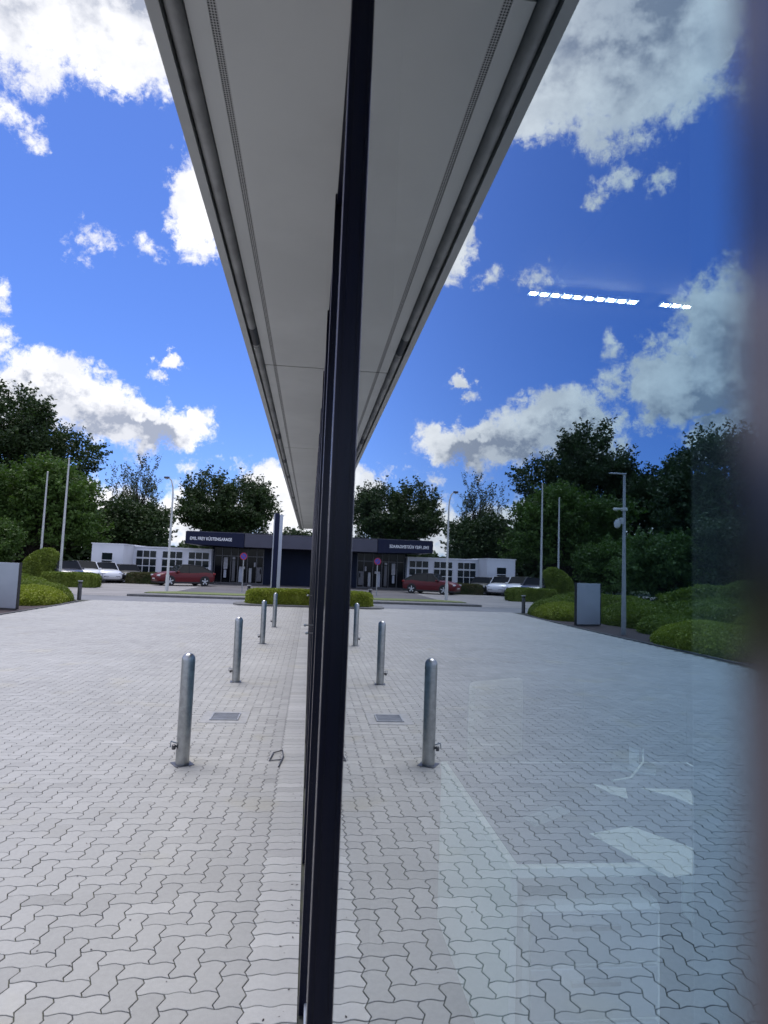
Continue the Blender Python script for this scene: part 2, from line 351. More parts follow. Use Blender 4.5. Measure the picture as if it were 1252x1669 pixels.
def pavers():
    xs0 = -.262                                            # herringbone ends here; a stretcher course runs along the facade
    Vs, Fs, tn, cnt = [], [], [], 0
    rng = np.random.RandomState(3)
    AX, AY = .0112, .0062
    def warp(p, on):
        if not on: return p
        x, y = p
        tx = max(-1, min(1, 1.5*math.sin(2*math.pi*x/UX))); ty = y/UY % 1.0
        zig = (abs(((ty+.25) % 1.0)-.5)*4-1)               # triangle wave, one zig per course
        return (x + AX*zig, y + AY*tx)
    def brick(i0, i1, j0, j1, ox, strip=False, fine=True, grp=0):
        # outline of cells i0..i1, j0..j1 walked in unit steps
        g = .0028 if fine else .0022
        n = 4 if fine else 1
        X0, X1, Y0, Y1 = ox+i0*UX, ox+i1*UX, j0*UY, j1*UY
        pts = []
        nx, ny = (i1-i0)*(6 if fine else 1), (j1-j0)*(4 if fine else 1)
        off = .125 if fine else 0
        for k in range(nx): pts.append((X0+(X1-X0)*k/nx, Y0))
        for k in range(ny): pts.append((X1, Y0+(Y1-Y0)*k/ny))
        for k in range(nx): pts.append((X1-(X1-X0)*k/nx, Y1))
        for k in range(ny): pts.append((X0, Y1-(Y1-Y0)*k/ny))
        cx_, cy_ = (X0+X1)/2, (Y0+Y1)/2
        res = []
        for lvl, (ins, z) in enumerate(((g, -.006), (g, -.0016), (g+.0024, 0.0)) if fine else ((g, 0.0),)):
            ring = []
            for (x, y) in pts:
                sx = ins if x <= X0+1e-6 else (-ins if x >= X1-1e-6 else 0); sy = ins if y <= Y0+1e-6 else (-ins if y >= Y1-1e-6 else 0)
                a, b_ = warp((x, y), fine); ring.append(((a+sx) if x < -.06 else -.033, b_+sy, z))
            res.append(ring)
        return res
    tilt = rng
    finemesh = MB(); ftone = []; ctone = []; coarse = MB()
    def emit(i0, i1, j0, j1, ox, base, yc):
        fine = yc < 13
        rings = brick(i0, i1, j0, j1, ox, fine=fine)
        t_ = base + rng.normal(0, .014 if i0 < 0 else .028) + (rng.rand() < .06)*rng.uniform(-.035, .035)
        dz = rng.normal(0, .0006); n = len(rings[0])
        if fine:
            vs = []
            for q in rings: vs += [(x, y, z+dz) for x, y, z in q]
            fs = [(a*n+k, a*n+(k+1) % n, (a+1)*n+(k+1) % n, (a+1)*n+k) for a in range(2) for k in range(n)]+[tuple(2*n+k for k in range(n))]
            finemesh.add(vs, fs); ftone.extend([t_]*len(fs))
        else:
            coarse.add([(x, y, z+dz) for x, y, z in rings[0]], [tuple(range(n))]); ctone.append(t_)
    def blocked(xa, xb, ya, yb):                           # the drain's frame is left out of the block field
        return xb > -1.275 and xa < -.70 and yb > 7.72 and ya < 8.36 and False
    ncol = int((9.6)/UX)
    jmax = int(29.35/UY); jmin = int(-2.2/UY)
    base = .385
    for j in range(jmin, jmax):
        yc = j*UY
        lim = 9.45
        for ii in range(1, ncol+1):
            i = -ii; x0 = xs0+i*UX
            if x0 < -lim: continue
            k = (i+j) % 4
            fine = yc < 13
            if k == 0:
                i1 = i+2 if i+1 < 0 else i+1
                emit(i, i1, j, j+1, xs0, base, yc)
            elif k == 1:
                if -ii == -ncol: emit(i, i+1, j, j+1, xs0, base, yc)
            elif k == 2: emit(i, i+1, j, j+2, xs0, base, yc)
    for j in range(jmin, jmax):
        emit(0, 2, j, j+1, xs0, base+.055+(.03 if j*UY < 4 else 0), j*UY)
    o = None
    me = None
    for mb, tn_, nm in ((finemesh, ftone, 'paving'), (coarse, ctone, 'paving')):
        o = bpy.data.meshes.new(nm); o.from_pydata(mb.v, [], mb.f); o.materials.append(MT['paver'])
        a = o.attributes.new('tone', 'FLOAT', 'FACE'); a.data.foreach_set('value', tn_); o.update()
        ob = bpy.data.objects.new(nm, o); C.objects.link(ob); tag(ob, kind='structure')
pavers()
kb = MB(); kb.add([(-9.45, -12, .0), (-9.45, 29.3, .0), (-9.45, 29.3, -.01), (-9.45, -12, -.01)], [(0, 1, 2, 3)])

# ------------------------------------------------------------------ own building: facade of mirror glass under a thin canopy
CZ = 3.55
office = thing('office_building', 'low office building with mirror glass front, navy mullions and thin grey canopy', 'building')
mulY = [-.001] + [1.468 + 1.362*k for k in range(0, 22)]           # start of each mullion; each 55 mm wide
YEND = 30.6
def mullion(y, front=True):
    mb = MB(); P0, D0 = -.0282, .10
    # stepped box: glass beads and grooves on both flanks
    prof = [(P0+.0015, 0), (P0+.0015, .055), (-.018, .055), (-.018, .053), (-.013, .053), (-.013, .055), (.000, .055), (D0, .055), (D0, 0), (0, 0), (-.013, 0), (-.013, .002), (-.018, .002), (-.018, 0)]
    mb.prism(prof, .004, CZ, axis='z')
    o = mb.build('mullion', 'navy', office, loc=(0, y, 0))
    mf = MB(); mf.prism([(P0, .0012), (P0, .0538), (P0+.0014, .055), (P0+.0014, 0)], .005, CZ-.003, axis='z')
    mf.build('cover_cap', 'navyface', o)
    me_ = MB(); me_.prism([(P0-.0002, -.0008), (P0-.0002, .0011), (P0+.0013, -.0002), (P0+.0009, -.0009)], .006, CZ-.004, axis='z')
    return o
for y in [-1.577]+mulY: mullion(y)
ys = [-1.577]+mulY
for a, b_ in zip(ys, ys[1:]+[YEND]):
    mb = MB(); y0, y1 = a+.053, b_+.002
    mb.add([(0, y0, .06), (0, y1, .06), (0, y1, CZ), (0, y0, CZ)], [(0, 1, 2, 3)], 0)
    mb.add([(.012, y0, .06), (.012, y1, .06), (.012, y1, CZ), (.012, y0, CZ)], [(3, 2, 1, 0)], 1)
    mb.build('glass_pane', ['glass', 'inner'], office)
mb = MB(); mb.box(-.006, .099, -3.2, YEND, 0.0, .052); mb.build('bottom_rail', 'alu', office, bevel=.004)
mb = MB(); mb.box(-.020, .001, -3.2, YEND, CZ-.05, CZ-.002); mb.build('top_rail', 'navy', office)
# canopy
mb = MB()
mb.box(-.637, -.595, -3.2, 5.47, CZ-.035, CZ+.16); mb.box(-.637, -.595, 5.478, YEND, CZ-.035, CZ+.16)
mb.box(-.594, 1.03, -3.2, YEND, CZ+.03, CZ+.16); mb.box(1.031, 6.0, 1.55, YEND, CZ+.03, CZ+.16)  # roof left open at one end: unseen skylight added to light the desk
can = mb.build('canopy', 'fascia', office)
seams = [-2.1, 1.72, 5.49, 9.41, 13.2, 17.0, 20.8, 24.6, 28.4, YEND]
for a, b_ in zip(seams, seams[1:]):
    mb = MB(); mb.box(-.528, -.458, a+.010, b_-.010, CZ, CZ+.02); mb.box(-.430, -.002, a+.010, b_-.010, CZ, CZ+.02)
    mb.build('soffit_panel', 'soffit', can)
    mb = MB(); mb.box(-.4575, -.4305, a+.010, b_-.010, CZ+.0015, CZ+.02); mb.build('perforated_strip', 'perf', can)
mb = MB(); mb.box(-.593, -.002, -3.2, YEND-.01, CZ+.021, CZ+.029); mb.build('backing', 'dark', can)
for a, b_ in zip([-3.2, 5.0, 12.4, 20.0], [4.985, 12.385, 19.985, YEND]):
    mb = MB(); mb.tube([(-.562, a, CZ+.004), (-.562, b_, CZ+.004)], .0305, 16); mb.build('edge_tube', 'tube', can, smooth=True)
for y in (4.6, 8.35, 10.4, 12.3, 16.2, 20):
    mb = MB(); mb.tube([(-.562, y, CZ+.004), (-.562, y+.34, CZ+.004)], .0318, 16); mb.build('tube_sleeve', 'tape', can, smooth=True)
# rest of the building, ceiling left open under the added skylight
mb = MB(); mb.box(0.02, 6, YEND-.15, YEND-.01, 0, CZ+.02); mb.box(6, 6.2, -3.2, YEND, 0, CZ+.02); mb.build('wall', 'navywall', office)
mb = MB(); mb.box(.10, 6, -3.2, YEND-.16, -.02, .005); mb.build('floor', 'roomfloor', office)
mb = MB(); mb.box(.10, 1.03, -3.2, YEND-.16, 3.27, 3.35); mb.box(1.031, 5.99, 1.56, YEND-.16, 3.27, 3.35); mb.box(.30, 5.99, 12, 12.1, .006, 3.26); mb.build('ceiling', 'roomdark', office)  # gap in the ceiling belongs to the added skylight

# ------------------------------------------------------------------ inside the office
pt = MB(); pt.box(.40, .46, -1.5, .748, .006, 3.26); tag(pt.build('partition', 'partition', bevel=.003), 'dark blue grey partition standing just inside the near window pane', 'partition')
desk = thing('desk', 'white office desk with grey top standing inside behind the glass', 'desk', (.69, 2.30, 0))
DZ = .816
mb = MB(); mb.box(.03, 1.40, .03, 1.22, DZ-.003, DZ+.001); mb.build('desk_pad', 'desktop', desk)
mb = MB(); mb.box(0, 1.43, 0, 1.25, DZ-.04, DZ-.004); mb.build('tabletop', 'deskwhite', desk, bevel=.004)
mb = MB(); mb.box(.002, .03, .02, 1.23, .006, DZ-.042); mb.build('side_panel', 'deskwhite', desk, bevel=.003)
mb = MB(); mb.box(1.38, 1.41, .02, 1.23, .006, DZ-.042); mb.build('side_panel', 'deskwhite', desk, bevel=.003)
mb = MB(); mb.box(.031, 1.379, 1.19, 1.22, .30, DZ-.042); mb.build('back_panel', 'deskwhite', desk)
ped = thing('drawer_cabinet', 'white drawer cabinet with rounded corners under the desk inside', 'cabinet', (.75, 2.36, 0))
mb = MB(); mb.box(0, .54, .0, .55, .04, .66); mb.build('carcass', 'deskwhite', ped, bevel=.03)
for k in range(3):
    mb = MB(); mb.box(.03, .51, -.018, -.002, .08+k*.19, .255+k*.19); dr = mb.build('drawer', 'alu', ped, bevel=.004)
    mb = MB(); mb.box(.18, .36, -.034, -.019, .20+k*.19, .215+k*.19); mb.build('handle', 'steel', dr)
def paper(label, pts, z, cat='paper', m_='paper'):
    mb = MB(); c = [sum(p[i] for p in pts)/len(pts) for i in (0, 1)]
    mb.prism([(p[0]-c[0], p[1]-c[1]) for p in pts], 0, .0016, axis='z'); o = mb.build('paper_sheet', m_, loc=(c[0], c[1], z)); tag(o, label, cat, 'papers on the desk inside')
paper('large white paper sheet lying across the near half of the desk', [(1.097, 2.57), (1.309, 2.64), (1.55, 2.28), (1.221, 2.20)], DZ+.002)
paper('small folded white card lying near the middle of the desk top', [(1.38, 3.16), (1.52, 3.10), (1.46, 2.96), (1.41, 3.02)], DZ+.002)
paper('pale paper sheet lying at the far right of the desk', [(1.60, 3.10), (1.84, 3.08), (1.74, 2.84), (1.70, 2.98)], DZ+.002)
paper('narrow grey slip of paper beside the large white sheet', [(.90, 2.64), (1.12, 2.80), (1.08, 2.88), (.88, 2.74)], DZ+.002, m_='alu')
cb = MB(); cb.tube([(1.50, 3.20, DZ+.006), (1.62, 3.24, DZ+.01), (1.75, 3.36, DZ+.05), (1.80, 3.45, DZ+.16), (1.79, 3.50, DZ+.26)], .005, 8)
tag(cb.build('cable', 'paper', smooth=True), 'thin white cable curving up from the desk top', 'cable')
ch = thing('office_chair', 'beige upholstered office chair standing beyond the desk inside', 'chair', (1.35, 4.15, 0), .5)
mb = MB(); mb.box(-.25, .25, -.24, .24, .44, .52); mb.build('seat', 'beige', ch, bevel=.03)
mb = MB(); mb.box(-.24, .24, .20, .27, .60, 1.12); mb.build('backrest', 'beige', ch, bevel=.03)
mb = MB(); mb.tube([(0, 0, .10), (0, 0, .44)], .03, 10); mb.build('column', 'steeldark', ch)
mb = MB()
for k in range(5):
    a = k*1.2566; mb.tube([(0, 0, .11), (.28*math.cos(a), .28*math.sin(a), .05)], [.022, .014], 8)
mb.build('star_base', 'steeldark', ch)
mo = thing('monitor', 'thin flat monitor with pale stand on the far desk inside', 'monitor', (1.72, 3.40, DZ), -.5)
mb = MB(); mb.box(-.26, .26, -.01, .01, .12, .44); mb.build('screen', 'pane', mo, bevel=.003)
mb = MB(); mb.box(-.025, .025, .011, .025, 0.012, .3); mb.build('stand', 'alu', mo)
mb = MB(); mb.box(-.11, .11, -.07, .08, 0, .011); mb.build('foot', 'alu', mo, bevel=.003)
ORD = ['first', 'second', 'third', 'fourth', 'fifth', 'sixth', 'seventh', 'eighth', 'ninth', 'tenth']
for k in list(range(10))+[12, 13, 14]:
    o = thing('ceiling_lamp', ORD[k]+' small ceiling lamp from the left in the row of ten' if k < 10 else ORD[k-12]+' small ceiling lamp from the left in the row of three', 'lamp', (.992+k*.0588, 3.05, 3.27), 0, 'ceiling lamps behind the glass')
    mb = MB(); mb.box(-.024, .024, -.024, .024, -.012, 0); hsg = mb.build('housing', 'alu', o)
    mb = MB(); mb.box(-.012, .012, -.005, .005, -.016, -.0125); mb.build('diffuser', 'led', o)

# ------------------------------------------------------------------ bollards
def bollard(x, y, label, rzk, h=1.0):
    b = thing('steel_bollard', label, 'bollard', (x, y, 0), rzk, 'stainless steel bollards along the facade')
    rr = .061
    mb = MB(); mb.lathe([(rr, .0)]+[(rr, .3), (rr, .6), (rr, h-.062)]+[(rr*math.cos(a), h-.062+.062*math.sin(a)) for a in [R(q) for q in (15, 30, 45, 60, 75, 86)]], 32)
    mb.build('post', 'steel', b, smooth=True)
    mb = MB(); mb.box(-.085, .085, -.085, .085, -.004, .004); mb.build('base_plate', 'steeldark', b)
    mb = MB(); mb.lathe([(.016, -.004), (.018, 0), (.018, .034), (.010, .040)], 14, c=(-rr-.026, 0, .145), axis='z')
    mb.tube([(-rr+.004, 0, .165), (-rr-.03, 0, .165)], .011, 8); mb.build('lock', 'steeldark', b, smooth=True)
    mb = MB(); mb.tube([(-rr+.002, .014, .19), (-rr-.05, .014, .21), (-rr-.055, .012, .16)], .006, 8); mb.build('lock_handle', 'steel', b, smooth=True)
bollard(-1.14, 6.22, 'steel bollard beside the drain grate, tallest looking of the row', .5)
bollard(-1.13, 10.41, 'second steel bollard, standing just beyond the drain grate', .1)
bollard(-1.08, 15.33, 'third steel bollard, in front of the last one by the clipped hedge', .3)
bollard(-1.03, 19.38, 'last steel bollard of the row, closest to the clipped roadside hedge', .1)

dr = thing('drain_grate', 'square iron drain grate set in the block paving', 'drain', (-.985, 8.05, 0))
mb = MB(); mb.box(-.27, .27, -.29, .29, -.003, .0042); mb.build('concrete_frame', 'concrete', dr)
mb = MB(); mb.box(-.165, .165, -.175, .175, .0044, .0060); mb.build('well', 'dark', dr)
mb = MB()
for q in ((-.165, .165, -.175, -.158), (-.165, .165, .158, .175), (-.165, -.15, -.157, .157), (.15, .165, -.157, .157)): mb.box(q[0], q[1], q[2], q[3], .0062, .016)
for k in range(9): mb.box(-.149, .149, -.140+k*.033, -.126+k*.033, .0064, .0135)
mb.build('bars', 'galv', dr)
wl = MB(); wl.tube([(-.36, 6.30, .008), (-.335, 6.55, .012), (-.25, 6.62, .014), (-.235, 6.42, .012), (-.265, 6.12, .008)], .006, 6); wl.tube([(-.36, 6.30, .01), (-.245, 6.33, .01)], .005, 6)
tag(wl.build('bent_wire', 'steeldark', smooth=True), 'bent dark wire loop lying on the paving by the facade', 'wire')
for i, (y, z, pr) in enumerate(((4.6, 1.43, .081), (4.65, 1.37, .068), (8.0, 1.48, .077))):
    o = thing('ball_knob', ('upper round steel ball knob on a short rod beside the mullion', 'lower round steel ball knob close to the mullion', 'small far steel ball knob level with the hedge top')[i], 'knob', (0, y, z))
    mb = MB(); mb.tube([(-.001, 0, 0), (-pr+.008, 0, 0)], .004, 8); mb.build('rod', 'steeldark', o)
    mb = MB(); mb.lathe([(.011*math.sin(R(a)), -.011*math.cos(R(a))) for a in (5, 30, 60, 90, 120, 150, 175)], 14, c=(-pr, 0, 0)); mb.build('ball', 'steel', o, smooth=True)

# ------------------------------------------------------------------ vegetation
def cards(cent, size, rng, flat=.0, asp=1.6):
    n = len(cent); a = rng.normal(size=(n, 3)); a[:, 2] *= (1-flat*.5); a /= np.linalg.norm(a, axis=1)[:, None]+1e-9
    b_ = rng.normal(size=(n, 3)); b_ -= (b_*a).sum(1)[:, None]*a; b_ /= np.linalg.norm(b_, axis=1)[:, None]+1e-9
    s = (size*rng.uniform(.6, 1.3, n))[:, None]
    V = np.stack([cent-a*s*asp*.5, cent+b_*s*.4, cent+a*s*asp*.5, cent-b_*s*.4], 1).reshape(-1, 3)
    return V, np.arange(4*n).reshape(-1, 4)
def hedge(label, cx, cy, hx, hy, h, m_='hedge', n=9000, leaf=.05, rz=0, box=False, name='hedge', cat='hedge', group=None, seed=0, round_=False):
    rng = np.random.RandomState(seed+int(abs(cx*100))+int(abs(cy*10)))
    e = 8 if box else 2.6; ez = 8 if box else 2.2
    def surf(th, v):
        # th around, v 0 base .. 1 top
        rr = (1-v**ez)**(1/ez)
        ct, st = np.cos(th), np.sin(th)
        k = (np.abs(ct)**e+np.abs(st)**e)**(-1/e)
        x, y, z = ct*k*rr*hx, st*k*rr*hy, v*h
        bmp = 1+.05*np.sin(x*3.1+seed)*np.sin(y*2.7+1)+.03*np.sin(x*7+y*6)
        return np.stack([x*bmp, y*bmp, z*(1+(.02 if box else .07)*np.sin(x*2.3+seed*2)*np.cos(y*2.1))], -1)
    nt, nv = 48, 10
    th = np.linspace(0, 2*np.pi, nt, endpoint=False); vv = np.linspace(0, .999, nv)
    T, Vv = np.meshgrid(th, vv); G = surf(T, Vv)*.96; V1 = G.reshape(-1, 3)
    F1 = np.array([(i*nt+k, i*nt+(k+1) % nt, (i+1)*nt+(k+1) % nt, (i+1)*nt+k) for i in range(nv-1) for k in range(nt)])
    th = rng.uniform(0, 2*np.pi, n); v = np.clip(rng.uniform(0, 1.25, n), 0, None); top = v > 1
    s_ = surf(th, np.where(top, .999, v))
    # top fill: random points inside footprint
    rr = np.sqrt(rng.uniform(0, 1, n)); vt = (1-np.clip(rr, 0, .9999)**ez)**(1/ez); s2 = surf(th, np.clip(vt, 0, .9999))
    use = rng.uniform(size=n) < .6; s_ = np.where(use[:, None], s2, s_)
    s_ += rng.normal(0, leaf*.35, s_.shape); s_[:, 2] = np.maximum(s_[:, 2], .02)
    V2, F2 = cards(s_, leaf, rng)
    o = npmesh(name, np.vstack([V1, V2]), np.vstack([F1, F2+len(V1)]), m_)
    o.location = (cx, cy, 0); o.rotation_euler = (0, 0, rz); return tag(o, label, cat, group)

def tree(name, label, loc, H, rx, ry, z0, n_cl, per, leaf, m_, seed, cl=1.1, trunk_r=.3, style='dome', group='trees behind the car park', hollow=.35, lean=0, flatc=.6):
    rng = np.random.RandomState(seed); root = thing(name, label, 'tree', loc, 0, group)
    cz = (H+z0)/2; rz_ = (H-z0)/2; cs = []
    while len(cs) < n_cl:
        p = rng.normal(size=3); p /= np.linalg.norm(p); rad = rng.uniform(hollow, 1)**.6
        if style == 'flame' : p = p*np.array([1, 1, 1])
        q = p*rad
        lump = 1+.13*math.sin(p[0]*5+seed)+.12*math.sin(p[1]*6+seed*2)+.10*math.sin(p[2]*7+seed*3)+.08*math.sin(math.atan2(p[1], p[0])*7+p[2]*5+seed)
        q = q*lump*.9
        sx = 1.0
        if style == 'cone': sx = max(.12, 1-(q[2]+1)/2*.85)*1.15
        if style == 'dome': sx = 1.0 if q[2] < 0 else 1.0
        if style == 'dome' and q[2] < -.55: continue
        cs.append((q[0]*rx*sx+lean*q[2], q[1]*ry*sx, cz+q[2]*rz_))
    cs = np.array(cs)
    # limbs
    mb = MB(); top = Vector((lean*.5, 0, z0+(H-z0)*.72))
    mb.tube([(0, 0, 0), (.05, 0, z0*.6), (0, .05, z0+.2*(H-z0)), top*.8, top], [trunk_r, trunk_r*.85, trunk_r*.7, trunk_r*.4, trunk_r*.12], 9)
    mb.build('trunk', 'bark', root, smooth=True)
    mb = MB(); idx = rng.permutation(n_cl)[:min(n_cl, 90)]
    for i in idx:
        c = Vector(cs[i]); zz = z0*.7+(c.z-z0)*rng.uniform(.25, .6); s0 = Vector((0, 0, max(z0*.5, zz)))
        mid = s0.lerp(c, .5)+Vector((rng.normal(0, .25), rng.normal(0, .25), rng.normal(.2, .2)))
        mb.tube([s0, mid, c], [trunk_r*.28, trunk_r*.16, .02] if style != 'wisp' else [.05, .03, .008], 5, cap=False)
    mb.build('branches', 'bark', root)
    per = int(per*1.7); tot = n_cl*per
    ci = np.repeat(np.arange(n_cl), per)
    outd = cs-np.array([0, 0, z0+(H-z0)*.12]); outd /= np.linalg.norm(outd, axis=1)[:, None]
    ntw = 7
    tw = rng.normal(size=(n_cl, ntw, 3))*np.array([1, 1, .55]); tw /= np.linalg.norm(tw, axis=2)[:, :, None]
    tw = tw*.75+outd[:, None, :]*(.7 if style != 'wisp' else .3)+np.array([0, 0, .15 if style != 'wisp' else 1.1])
    tw /= np.linalg.norm(tw, axis=2)[:, :, None]
    tl = cl*rng.uniform(.8, 1.9, (n_cl, ntw))*(1 if style != 'wisp' else 1.3)
    ti = rng.randint(0, ntw, tot); tt = rng.uniform(-.25, 1, tot)**1.0
    off = tw[ci, ti]*(tt*tl[ci, ti])[:, None]
    wdt = (.34*cl*(1.05-np.clip(tt, 0, 1)*.8))[:, None]*(1 if style != 'wisp' else .45)
    off += np.clip(rng.normal(size=(tot, 3)), -1.7, 1.7)*wdt*np.array([1, 1, .45])
    V, F = cards(cs[ci]+off, leaf*.72, rng, flat=.3)
    npmesh('crown', V, F, m_, root); return root

tree('broad_tree', 'wide rounded dark tree rising behind the showroom roof', (-10.9, 85, 0), 12.6, 6.6, 5.5, 3.6, 200, 86, .34, 'leafdark', 11, cl=1.15, trunk_r=.35)
tree('wispy_tree', 'tall thin feathery tree with sky showing through it', (-19.9, 75, 0), 14.2, 3.1, 2.2, 3.0, 95, 42, .20, 'needle', 5, cl=.8, trunk_r=.22, style='wisp', hollow=.1)
tree('big_tree', 'tallest broad dark tree with ragged top above the flagpoles', (-33.2, 76, 0), 20.0, 8.1, 6.5, 3, 330, 84, .36, 'leafdark', 21, cl=1.25, trunk_r=.5)
tree('maple_tree', 'mid green dense tree standing in front of the tallest tree', (-24.6, 60, 0), 10.2, 6.0, 4.5, 1.0, 330, 100, .28, 'leafmid', 31, cl=1.05, trunk_r=.3, hollow=.5)
tree('dark_tree', 'low dark green tree directly behind the white garage end', (-18.2, 68, 0), 7.6, 3.8, 3, .8, 170, 90, .28, 'leafdark', 41, cl=.95, trunk_r=.25, hollow=.4)
tree('tall_tree', 'tall dense dark tree seen in the glass at the far right', (-34.5, 50, 0), 13.7, 7.2, 5.0, .8, 380, 95, .30, 'leafdark', 51, cl=1.15, trunk_r=.4)
tree('tall_tree', 'dark tree mirrored in the glass beside the lamp pole, joining the tallest tree', (-41.5, 70, 0), 15.6, 6.5, 5, 1, 260, 90, .36, 'leafdark', 52, cl=1.2, trunk_r=.4)
tree('young_tree', 'light green bushy young tree mirrored behind the camera pole', (-21.9, 38, 0), 4.7, 2.9, 2.2, .3, 190, 95, .17, 'leaflight', 61, cl=.62, trunk_r=.12, style='bush')
tree('young_tree', 'dark dense young tree mirrored at the right behind the curved hedges', (-25.5, 36.5, 0), 5.6, 3.0, 2.4, .3, 200, 95, .19, 'leafdark', 62, cl=.7, trunk_r=.12, style='bush')
tree('shrub_tree', 'small bright green tree behind the silver sign panel', (-24.5, 50, 0), 4.4, 3.6, 2.5, .3, 200, 90, .2, 'leafmid', 63, cl=.7, trunk_r=.12, style='bush')
tree('low_tree', 'low dark tree peeking over the showroom roof by the canopy', (-1.6, 100, 0), 6.6, 6, 4, 1, 150, 80, .35, 'leafdark', 71, cl=1.1, trunk_r=.3)
tree('low_tree', 'low dark tree between the street lamp and the rounded tree', (-12.5, 96, 0), 7.2, 4, 4, 1, 110, 80, .35, 'leafdark', 72, cl=1.1, trunk_r=.3)
# far wood: one ragged belt
def belt():
    rng = np.random.RandomState(9); n = 60000; x = rng.uniform(-190, -12, n); hmax = 6.5+2.0*np.sin(x*.11)+1.2*np.sin(x*.37+1)+.8*np.sin(x*.9)
    z = rng.uniform(0, 1, n)**.8*hmax; y = 118+rng.normal(0, 3, n)-np.abs(x)*.35
    V, F = cards(np.stack([x, y, z], 1), .75, rng); o = npmesh('woodland', V, F, 'leafdark'); tag(o, 'far dark green woodland belt behind everything', 'woodland', None, 'stuff')
belt()

# planting bed with clipped mounds
sheet('mulch_bed', [(-9.47, 2), (-9.55, 12), (-9.50, 16), (-9.35, 18.4), (-9.30, 21), (-9.35, 25.8), (-9.55, 28.2), (-10.1, 29.2), (-11, 29.34), (-30, 29.34), (-30, 2)], .006, 'mulch')
eb = MB()
pts = [(-9.46, 2), (-9.54, 12), (-9.49, 16), (-9.34, 18.4), (-9.29, 21), (-9.34, 25.8), (-9.53, 28.2), (-10.1, 29.18), (-11, 29.33)]
for a, b_ in zip(pts, pts[1:]):
    d_ = Vector((b_[0]-a[0], b_[1]-a[1])).normalized(); n_ = Vector((-d_.y, d_.x))*.05
    eb.prism([a, b_, (b_[0]+n_.x, b_[1]+n_.y), (a[0]+n_.x, a[1]+n_.y)], -.01, .035, axis='z')
tag(eb.build('bed_edging', 'kerb'), kind='structure')
HG = 'clipped hedges in the planting bed'
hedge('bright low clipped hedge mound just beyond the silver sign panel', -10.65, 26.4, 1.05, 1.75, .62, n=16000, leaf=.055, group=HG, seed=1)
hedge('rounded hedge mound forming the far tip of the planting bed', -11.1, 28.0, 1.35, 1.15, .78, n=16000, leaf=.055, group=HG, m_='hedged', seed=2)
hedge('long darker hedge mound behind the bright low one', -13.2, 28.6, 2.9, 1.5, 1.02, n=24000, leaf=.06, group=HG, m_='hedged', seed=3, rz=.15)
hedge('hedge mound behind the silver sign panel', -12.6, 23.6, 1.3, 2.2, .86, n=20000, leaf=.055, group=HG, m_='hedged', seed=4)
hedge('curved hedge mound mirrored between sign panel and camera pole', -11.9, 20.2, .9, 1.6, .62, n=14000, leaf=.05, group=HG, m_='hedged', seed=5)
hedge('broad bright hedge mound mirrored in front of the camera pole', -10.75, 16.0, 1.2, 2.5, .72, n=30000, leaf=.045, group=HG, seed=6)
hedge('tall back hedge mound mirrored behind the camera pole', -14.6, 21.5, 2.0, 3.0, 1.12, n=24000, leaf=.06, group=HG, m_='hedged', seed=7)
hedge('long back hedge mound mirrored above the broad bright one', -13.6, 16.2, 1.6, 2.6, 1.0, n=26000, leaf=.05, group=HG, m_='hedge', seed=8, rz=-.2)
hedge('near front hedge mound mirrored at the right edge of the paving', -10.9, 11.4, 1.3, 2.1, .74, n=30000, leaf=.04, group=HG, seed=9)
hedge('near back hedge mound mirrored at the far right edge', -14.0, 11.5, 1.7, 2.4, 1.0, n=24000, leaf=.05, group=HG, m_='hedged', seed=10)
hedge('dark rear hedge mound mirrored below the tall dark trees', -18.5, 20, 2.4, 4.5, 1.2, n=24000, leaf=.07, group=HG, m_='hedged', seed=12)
hedge('tall rough dark hedge closing the back of the planting bed', -24.5, 31.2, 7.5, 1.2, 1.75, n=40000, leaf=.10, group=HG, m_='hedged', seed=14)
hedge('tall rough dark side hedge beyond the mounds, mirrored at the right edge', -21.5, 15, 1.3, 11, 1.6, n=40000, leaf=.10, group=HG, m_='hedged', seed=15)
hedge('large round dome bush behind the two flagpoles', -17.95, 46, 1.3, 1.3, 2.25, m_='hedged', n=16000, leaf=.08, name='dome_bush', cat='bush')
hedge('low clipped hedge block by the parked cars across the road', -14.6, 41.6, 1.6, .9, .82, m_='hedged', n=12000, leaf=.07, box=True)
hedge('small brown and green box hedge in front of the red car', -12.3, 50.3, 1.25, .55, .78, m_='hedgeb', n=9000, leaf=.08, box=True)
hedge('long clipped box hedge on the kerb island at the end of the facade', -1.15, 29.55, 1.58, .72, .70, m_='hedge', n=30000, leaf=.05, box=True)
isl = MB(); isl.prism([(-3.35, 29.15), (-3.1, 28.62), (-2.5, 28.5), (.35, 28.5), (.35, 30.5), (-2.9, 30.5), (-3.35, 30.1)], -.01, .075, axis='z'); tag(isl.build('kerb_island', 'kerb', bevel=.01), kind='structure')

# ------------------------------------------------------------------ street furniture
sp = thing('silver_sign', 'blank silver upright sign panel standing in the planting bed', 'sign', (-10.15, 22.9, 0), R(-15))
mb = MB(); mb.box(-.53, .53, -.05, .05, .06, 1.56); mb.build('panel', 'alu', sp, bevel=.004)
for x in (.532, -.552): mb = MB(); mb.box(x, x+.02, -.062, .062, .03, 1.575); mb.build('side_frame', 'carblack', sp)
mb = MB(); mb.box(-.5, .5, -.035, .035, 0, .058); mb.build('plinth', 'steeldark', sp)

